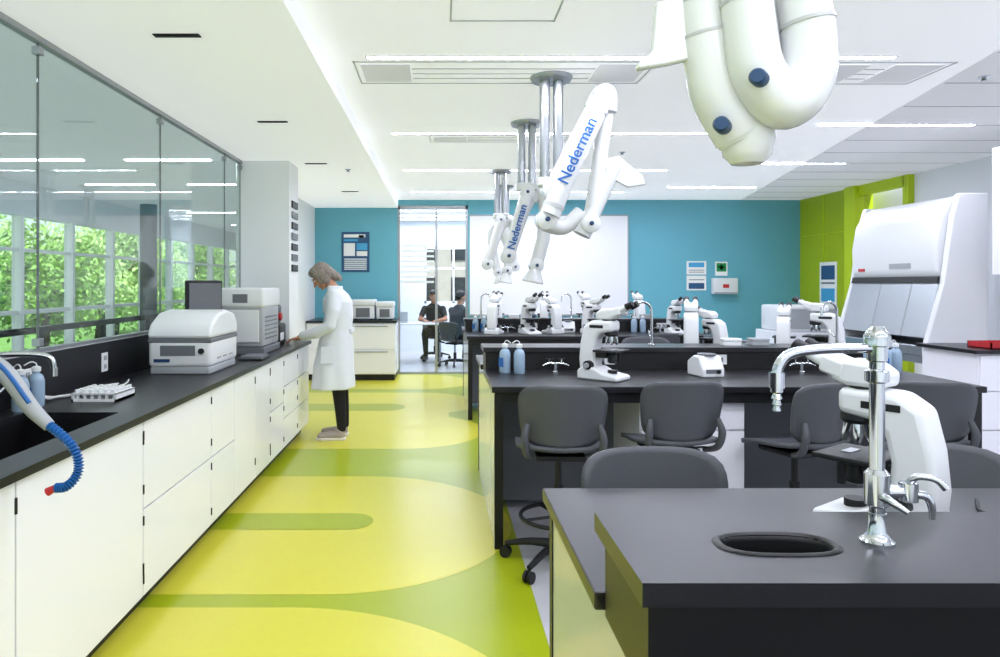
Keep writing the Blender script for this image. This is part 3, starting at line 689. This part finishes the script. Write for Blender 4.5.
def arm_deep(x,y,name='fume_extraction_arm',k=1.,fl=1):
    e=E(name,(x,y,CZ)); ceilmount(e,l=.55)
    joint(e,(0,0,-.6),.055)
    tube('upper_arm',[(0,-.02,-.6),(-.1*fl,-.03,-.95),(-.16*fl,-.03,-1.12)],.055,ARMW,e,20)
    joint(e,(-.16*fl,-.02,-1.14),.06)
    tube('lower_arm',[(-.16*fl,.02,-1.12),(-.02*fl,.05,-.75),(.05*fl,.05,-.62)],.052,ARMW,e,20)
    tube('bend',[(.04*fl,.05,-.66),(.09*fl,.05,-.58),(.15*fl,.05,-.64),(.17*fl,.05,-.78)],.055,ARMW,e,20,5)
    tube('front_arm',[(.17*fl,.03,-.76),(.14*fl,.0,-1.0),(.08*fl,.0,-1.22)],.055,ARMW,e,20)
    ring(e,(.155*fl,.012,-.9),(.152*fl,.01,-.925),.058)
    joint(e,(.08*fl,0,-1.22),.055); hood(e,(.08*fl,-.02,-1.2),(-.2*fl,0,-1),.09)
    return e
arm_deep(.74,5.8,fl=1); arm_deep(.74,8.3,fl=1); arm_deep(.9,9.6,fl=-1)
to2=to.copy(); to2.data=tx.copy(); to2.data.size=.09; to2.parent=None
link(to2,bpy.data.objects['fume_extraction_arm.001']); to2.location=(-.09,-.095,-.9); to2.rotation_euler=Euler((math.radians(90),-math.radians(74),0))
# C: nearest arms
ec=E('fume_extraction_arm',(.72,1.12,CZ)); ceilmount(ec,l=.3)
A1=[(-.30,0,-.5),(-.292,0,-.8),(-.283,.0,-.95),(-.272,.0,-1.03),(-.255,.0,-1.08),(-.222,.0,-1.128)]
tube('arm_1',A1,[.035,.037,.038,.039,.040,.041],ARMW,ec,28,7)
ring(ec,(-.2865,0,-.90),(-.2855,0,-.906),.0395)
tube('arm_1_cuff',[(-.280,0,-.965),(-.273,0,-1.02),(-.261,0,-1.065),(-.225,0,-1.125)],[.0408,.041,.042,.043],ARMW,ec,28,4)
ring(ec,(-.2805,0,-.962),(-.2798,0,-.967),.0418)
lathe('arm_1_endcap',[(.001,-.048),(.025,-.044),(.038,-.03),(.043,0),(.038,.03),(.02,.044),(.001,.048)],(-.214,0,-1.13),ARMW,ec)
tube('arm_1_knob',[(-.265,-.03,-1.12),(-.279,-.052,-1.12),(-.281,-.058,-1.12)],[.0125,.0125,.010],BLUEK,ec,16)
tube('arm_1_return',[(-.215,.03,-1.125),(-.185,.05,-1.09),(-.175,.055,-.98),(-.185,.06,-.8),(-.19,.06,-.5)],.036,ARMW,ec,26,6)
def q2(p): return ((p[0]+.72)*.955-.72,-.05,(p[2]+1.37)*.955-1.37)
A2=[q2(p) for p in ((-.235,0,-.5),(-.222,0,-.8),(-.211,0,-.94),(-.196,0,-1.025),(-.155,0,-1.072),(-.118,0,-1.04),(-.112,0,-.965),(-.132,0,-.83),(-.155,0,-.5))]
tube('arm_2',A2,[.036,.038,.039,.041,.043,.041,.039,.037,.036],ARMW,ec,28,8)
a,b=V(q2((-.214,0,-.905))),V(q2((-.2135,0,-.911))); ring(ec,a,b,.0405)
a,b=V(q2((-.1145,0,-.945))),V(q2((-.1155,0,-.939))); ring(ec,a,b,.0405)
k0=q2((-.222,0,-1.045)); tube('arm_2_knob',[(k0[0]+.02,-.075,k0[2]),(k0[0],-.1,k0[2]),(k0[0]-.002,-.105,k0[2])],[.0125,.0125,.010],BLUEK,ec,16)
tube('arm_3',[(-.13,.05,-.5),(-.125,.05,-.85),(-.115,.04,-.98),(-.13,.02,-1.04)],[.036,.036,.038,.04],ARMW,ec,26,5)
box('header_manifold',(-.36,-.12,-.52),(.0,.15,-.32),ARMW,ec,.03,4)
paddle(ec,[(-.365,-.91),(-.30,-.90),(-.295,-1.0),(-.345,-1.012),(-.395,-1.02),(-.397,-1.012),(-.372,-.99)],.0,ARMW,.02)
# ---------------------------------------------------------------- biosafety cabinet
bs=E('biosafety_cabinet')
prof=[(4.66,2.31),(4.92,2.31),(4.92,.83),(4.36,.83),(4.36,.93),(4.52,1.5),(4.60,2.1)]
prism('side_near',prof,6.1,6.16,'y',IVORY,bs,.012); prism('side_far',prof,7.44,7.5,'y',IVORY,bs,.012)
prism('upper_hood',[(4.55,1.53),(4.50,1.6),(4.49,1.85),(4.53,2.1),(4.62,2.25),(4.72,2.3),(4.9,2.3),(4.9,1.53)],6.17,7.43,'y',IVORY,bs,.03,4)
box('back_liner',(4.86,6.16,.93),(4.91,7.44,1.53),STEEL,bs); box('work_tray',(4.37,6.16,.84),(4.91,7.44,.93),STEEL,bs,.01)
prism('sash',[(4.40,1.0),(4.405,1.0),(4.535,1.55),(4.53,1.55)],6.16,7.44,'y',STEEL,bs)
prism('sash_frame',[(4.50,1.50),(4.512,1.50),(4.526,1.56),(4.514,1.56)],6.16,7.44,'y',DARK,bs)
for y in (6.5,6.95): prism('sash_divider',[(4.396,1.0),(4.404,1.0),(4.531,1.53),(4.523,1.53)],y,y+.02,'y',LGREY,bs)
box('control_display',(4.49,6.5,1.64),(4.5,6.8,1.69),LGREY,bs)
box('red_badge',(4.488,7.2,1.62),(4.498,7.3,1.65),RED,bs)
for x in (4.42,4.86):
    for y in (6.14,7.42): box('stand_leg',(x,y,.03),(x+.05,y+.05,.83),STEEL,bs); cyl('stand_foot',(x+.025,y+.025,0),(x+.025,y+.025,.03),.025,DARK,bs)
boxes('stand_rails',[((4.42,6.15,.2),(4.46,7.46,.24)),((4.42,6.15,.76),(4.9,7.46,.83))],STEEL,bs)
# right partial wall with cabinet and counter
box('wall_right_return',(5.0,5.86,0),(XR,6.0,TZ),WHITE)
wc=E('wall_cabinet'); box('carcass',(4.755,5.62,1.57),(5.5,5.858,2.66),LAM,wc,.003); box('door',(4.76,5.6,1.58),(5.12,5.62,2.65),LAM,wc,.003); box('door',(5.13,5.6,1.58),(5.49,5.62,2.65),LAM,wc,.003)
rc=E('side_counter'); box('worktop',(4.1,5.2,.955),(5.9,5.855,.985),BLACKTOP,rc,.003); box('carcass',(4.15,5.25,.08),(5.88,5.85,.955),LAM,rc); box('kick',(4.18,5.3,.002),(5.88,5.85,.08),BLACK,rc)
for i in range(3):
    for z0,z1 in ((.09,.36),(.37,.66),(.67,.94)): box('drawer',(4.16+i*.57,5.23,z0),(4.71+i*.57,5.25,z1),LAM,rc,.003)
rb=E('red_sample_tray',(4.5,5.4,.985)); boxes('tray',[((-.22,-.12,0),(.3,.12,.008)),((-.22,-.12,0),(.3,-.11,.05)),((-.22,.11,0),(.3,.12,.05)),((-.22,-.12,0),(-.21,.12,.05)),((.29,-.12,0),(.3,.12,.05))],RED,rb)
sg2=E('monitor_panel',(XR-.003,7.9,1.9)); box('shell',(-.05,-.35,-.22),(0,.35,.22),LGREY,sg2,.01); box('screen',(-.053,-.32,-.19),(-.05,.32,.19),IVORY,sg2)
eq=E('benchtop_incubator',(4.9,9.3,0)); box('stand',(-.4,-.4,.0),(.4,.4,.85),LAM,eq,.01); box('unit',(-.35,-.35,.85),(.35,.35,1.2),IVORY,eq,.03,3); box('door',(-.3,-.37,.9),(.3,-.35,1.16),LGREY,eq,.01)
# ---------------------------------------------------------------- people
def hand(B,w,d,n,side,s=1,curl=.5):
    """w wrist, d direction of fingers, n palm normal (towards what is gripped), side vector towards thumb"""
    w=V(w); d=V(d).normalized(); n=V(n); n=(n-d*n.dot(d)).normalized(); t=d.cross(n).normalized()
    if t.dot(V(side))<0: t=-t
    M=Matrix((t,d,n)).transposed()
    B.ell(w+d*.045*s,(.04*s,.052*s,.015*s),M); B.limb([w-d*.03*s,w+d*.02*s],[.026*s,.027*s])
    L=[.066,.075,.07,.055]
    for i in range(4):
        o=w+d*.085*s+t*(.030-.02*i)*s; dd=d+t*(.12-.08*i); dd.normalize(); p=[o-d*.02*s,o]; 
        for j in range(3):
            a=curl*(.35+j*.55); v=dd*math.cos(a)+n*math.sin(a); o=o+v*L[i]*s*(.45,.32,.25)[j]; p.append(o)
        B.limb(p,[.0095*s,.0092*s,.0085*s,.0078*s,.0068*s],seg=10)
    o=w+d*.02*s+t*.03*s; v=(d*.6+t*.75+n*.25).normalized(); p1=o+v*.036*s; v2=(d*.9+t*.3+n*.35).normalized()
    B.limb([o-t*.012*s,p1,p1+v2*.028*s,p1+v2*.05*s],[.013*s,.011*s,.0095*s,.0075*s],seg=10)
def head(par,c,M,skin,hair,style,neck_to=None):
    T=Matrix.Translation(V(c))@M.to_4x4()
    B=Blob()
    B.ell((0,.012,.03),(.072,.092,.092)); B.ell((0,-.03,-.01),(.064,.062,.08)); B.ell((0,-.035,-.055),(.05,.052,.05)); B.ell((0,-.07,-.092),(.022,.02,.018))
    B.limb([(0,-.088,.02),(0,-.102,-.008),(0,-.116,-.03)],[.009,.011,.013]); 
    for s in (-1,1):
        B.ell((s*.074,.012,-.005),(.010,.019,.031)); B.ell((s*.034,-.078,-.03),(.02,.014,.018)); B.ell((s*.03,-.083,.03),(.024,.012,.008)); B.ell((s*.012,-.108,-.032),(.009,.009,.007))
    B.ell((0,-.093,-.058),(.02,.008,.006)); B.ell((0,-.09,-.068),(.017,.008,.006))
    B.done('head',skin,par,.005,2,T)
    for s in (-1,1):
        for nm,cc,r,m in (('eyeball',(s*.031,-.083,.008),.0115,EYEW),('iris',(s*.031,-.0925,.008),.005,DARK)):
            b=Blob(); b.ell(cc,(r,r*.8,r*.8)); o=mesh(nm,[T@V(v) for v in b.v],b.f,m,par,True)
        b=Blob(); b.limb([(s*.016,-.093,.03),(s*.032,-.095,.036),(s*.048,-.084,.031)],[.003,.004,.0025],seg=8); mesh('eyebrow',[T@V(v) for v in b.v],b.f,hair,par,True)
    b=Blob(); b.ell((0,-.0985,-.063),(.021,.005,.0045)); mesh('mouth',[T@V(v) for v in b.v],b.f,LIP,par,True)
    H=Blob(); H.ell((0,.028,.05),(.083,.09,.083)); H.ell((0,-.02,.09),(.07,.07,.04))
    if style=='bob':
        H.ell((0,.065,.0),(.084,.064,.1)); H.ell((0,.09,-.05),(.07,.045,.085)); H.ell((0,.11,-.10),(.05,.035,.06))
        for s in (-1,1): H.ell((s*.070,.012,-.01),(.019,.05,.095)); H.ell((s*.068,-.03,.045),(.017,.038,.055)); H.ell((s*.066,-.04,-.015),(.013,.02,.05))
        H.limb([(.0,-.06,.1),(.045,-.075,.075),(.068,-.055,.03)],[.016,.014,.01]); H.limb([(.0,-.06,.1),(-.045,-.075,.075),(-.068,-.055,.03)],[.016,.014,.01])
    else:
        H.ell((0,.06,.01),(.07,.045,.07))
        for s in (-1,1): H.ell((s*.072,.02,.035),(.01,.035,.035))
    H.done('hair',hair,par,.006,1,T)
# standing scientist
sp=E('standing_scientist',(-1.0,6.6,0))
B=Blob()
for s in (-1,1): B.limb([(.04,s*.09,.85),(.03,s*.095,.5),(.05,s*.1,.28),(.06,s*.1,.11)],[.085,.068,.055,.045])
B.ell((.04,0,.88),(.12,.16,.1)); B.done('trousers',TROUS,sp,.012,3)
for s in (-1,1):
    B=Blob(); B.ell((.045,s*.1,.075),(.05,.043,.055)); B.limb([(.05,s*.1,.05),(-.05,s*.105,.045),(-.14,s*.115,.036)],[.045,.042,.034]); B.done('shoe_upper',SHOE,sp,.007,2)
    prism('shoe_sole',[(.1,s*.1-.035),(.1,s*.1+.035),(0,s*.1+.045),(-.12,s*.115+.05),(-.185,s*.115+.02),(-.185,s*.115-.02),(-.12,s*.115-.05),(0,s*.1-.04)],.001,.028,'z',SOLE,sp,.006)
B=Blob()
B.rings([(-.035,0,.49,.205,.235),(-.034,0,.52,.203,.233),(-.032,0,.6,.197,.225),(-.03,0,.7,.19,.215),(-.02,0,.8,.178,.203),(-.01,0,.92,.165,.19),(.0,0,1.05,.145,.175),(.02,0,1.2,.135,.18),(.022,0,1.32,.125,.19),(.005,0,1.39,.105,.17),(-.02,0,1.44,.075,.1),(-.04,0,1.475,.055,.062)],seg=56,fold=.09)
for s in (-1,1):
    B.limb([(.0,s*.17,1.37),(.0,s*.225,1.24),(-.03,s*.245,1.1),(-.16,s*.225,1.03),(-.29,s*.18,1.0)],[.07,.066,.06,.054,.046])
B.limb([(-.07,-.06,1.42),(-.11,-.07,1.34),(-.125,-.03,1.22)],[.014,.018,.01]); B.limb([(-.07,.06,1.42),(-.11,.07,1.34),(-.125,.03,1.22)],[.014,.018,.01])
B.limb([(.03,-.06,1.455),(.045,0,1.46),(.03,.06,1.455),(-.04,.075,1.445),(-.08,.05,1.42)],[.014]*5); B.limb([(-.04,-.075,1.445),(.03,-.06,1.455)],[.014]*2)
B.done('lab_coat',COAT,sp,.0095,2)
for k,z in enumerate((1.0,.85,.7)): lathe('coat_button_%d'%k,[(.001,0),(.009,.001),(.009,.004),(.001,.005)],(-.18-.01*k,0,z),IVORY,sp,10)
box('coat_pocket',(-.12,-.222,.74),(.0,-.205,.9),COAT,sp,.004,rot=(-7,0,0))
box('back_belt',(.135,-.09,1.02),(.158,.09,1.065),COAT,sp,.005)
Mh=Matrix.Rotation(math.radians(-86),3,'Z')@Matrix.Rotation(math.radians(42),3,'X')
head(sp,(-.145,0,1.565),Mh,SKIN,HAIRG,'bob')
B=Blob(); B.limb([(-.02,0,1.42),(-.055,0,1.48),(-.105,0,1.54)],[.056,.052,.054]); B.done('neck',SKIN,sp,.008,2)
B=Blob()
for s in (-1,1): hand(B,(-.31,s*.175,.985),(-1,-s*.1,-.16),(0,0,-1),(0,-s,0),1,.55)
B.done('hands',SKIN,sp,.0035,1)
# seated people
def seated(name,x,y,rz,skin,hair,shirt,lean,headyaw,armpose):
    e=E(name,(x,y,0),rz)
    B=Blob(); 
    for s in (-1,1): B.limb([(s*.09,.02,.53),(s*.12,-.22,.54),(s*.13,-.43,.52),(s*.12,-.42,.3),(s*.12,-.38,.12)],[.09,.085,.068,.055,.045])
    B.ell((0,.03,.54),(.16,.13,.1)); B.done('trousers',TROUS,e,.012,3)
    for s in (-1,1):
        B=Blob(); B.limb([(s*.12,-.37,.06),(s*.125,-.47,.045),(s*.13,-.56,.04)],[.045,.04,.033]); B.done('shoe',DARK,e,.008,2)
    B=Blob(); B.rings([(0,.03,.5,.155,.115),(0,.02,.62,.15,.11),(0,-.0-lean*.3,.78,.155,.11),(0,-.02-lean*.6,.92,.18,.115),(0,-.03-lean,1.02,.18,.095),(0,-.03-lean,1.08,.1,.07),(0,-.035-lean,1.11,.06,.055)])
    sk=Blob()
    for s in (-1,1):
        sh=V((s*.18,-.03-lean,1.0)); el=V((s*.25,-.16-lean,.80)); wr=V((s*.13,-.38-lean,.79)) if armpose=='table' else V((s*.17,-.3-lean,.62))
        mid=sh.lerp(el,.62); B.limb([sh,mid],[.062,.056]); sk.limb([sh.lerp(el,.5),el,el.lerp(wr,.4),wr],[.045,.042,.038,.027])
        hand(sk,wr,(wr-el),(0,0,-1),(-s,0,0),1,.5)
    B.done('shirt',shirt,e,.011,3); sk.limb([(0,-.03-lean,1.05),(0,-.05-lean,1.13),(0,-.06-lean,1.18)],[.055,.052,.052]); sk.done('arms_and_neck',skin,e,.005,1)
    head(e,(0,-.075-lean,1.235),Matrix.Rotation(math.radians(headyaw),3,'Z')@Matrix.Rotation(math.radians(12),3,'X'),skin,hair,'short')
tb=E('meeting_table',(-.4,12.75,0))
box('top',(-.6,-.3,.73),(.45,.42,.755),LAM,tb,.008)
for sx in (-.55,.4):
    for sy in (-.24,.36): cyl('leg',(sx,sy,0),(sx,sy,.73),.02,ALU,tb)
lp=E('laptop',(-.75,12.75,.755)); box('base',(-.14,-.1,0),(.14,.1,.014),LGREY,lp,.003); box('lid',(-.14,.1,.01),(.14,.112,.2),LGREY,lp,.003,rot=(-12,0,0))
seated('seated_man',-.1,13.42,-8,SKIN2,HAIRD,TEE,.12,10,'table'); stool(-.1,13.5,192,'task_chair',.44,SEAT,False)
seated('seated_colleague',.3,12.3,140,SKIN,HAIRD,TEEG,.05,-15,'lap'); stool(.27,12.24,-40,'task_chair',.44,SEAT,False)
# ---------------------------------------------------------------- world + sun
w=bpy.data.worlds.new('world'); S.world=w; w.use_nodes=True
nt=w.node_tree; bg=nt.nodes['Background']; sky=nt.nodes.new('ShaderNodeTexSky'); sky.sky_type='HOSEK_WILKIE'; sky.turbidity=4; sky.sun_direction=V((.3,-.8,.9)).normalized()
mx=nt.nodes.new('ShaderNodeMix'); mx.data_type='RGBA'; mx.inputs[0].default_value=.6; mx.inputs[7].default_value=(1,1.02,1.08,1)
nt.links.new(sky.outputs[0],mx.inputs[6]); nt.links.new(mx.outputs[2],bg.inputs[0]); bg.inputs[1].default_value=1.5
sl=bpy.data.lights.new('sun','SUN'); sl.energy=5.5; sl.angle=.02; so=bpy.data.objects.new('sun',sl); link(so)
so.rotation_euler=V((.25,-.8,1.0)).to_track_quat('Z','Y').to_euler()
S.view_settings.view_transform='Standard'; S.view_settings.exposure=0.42
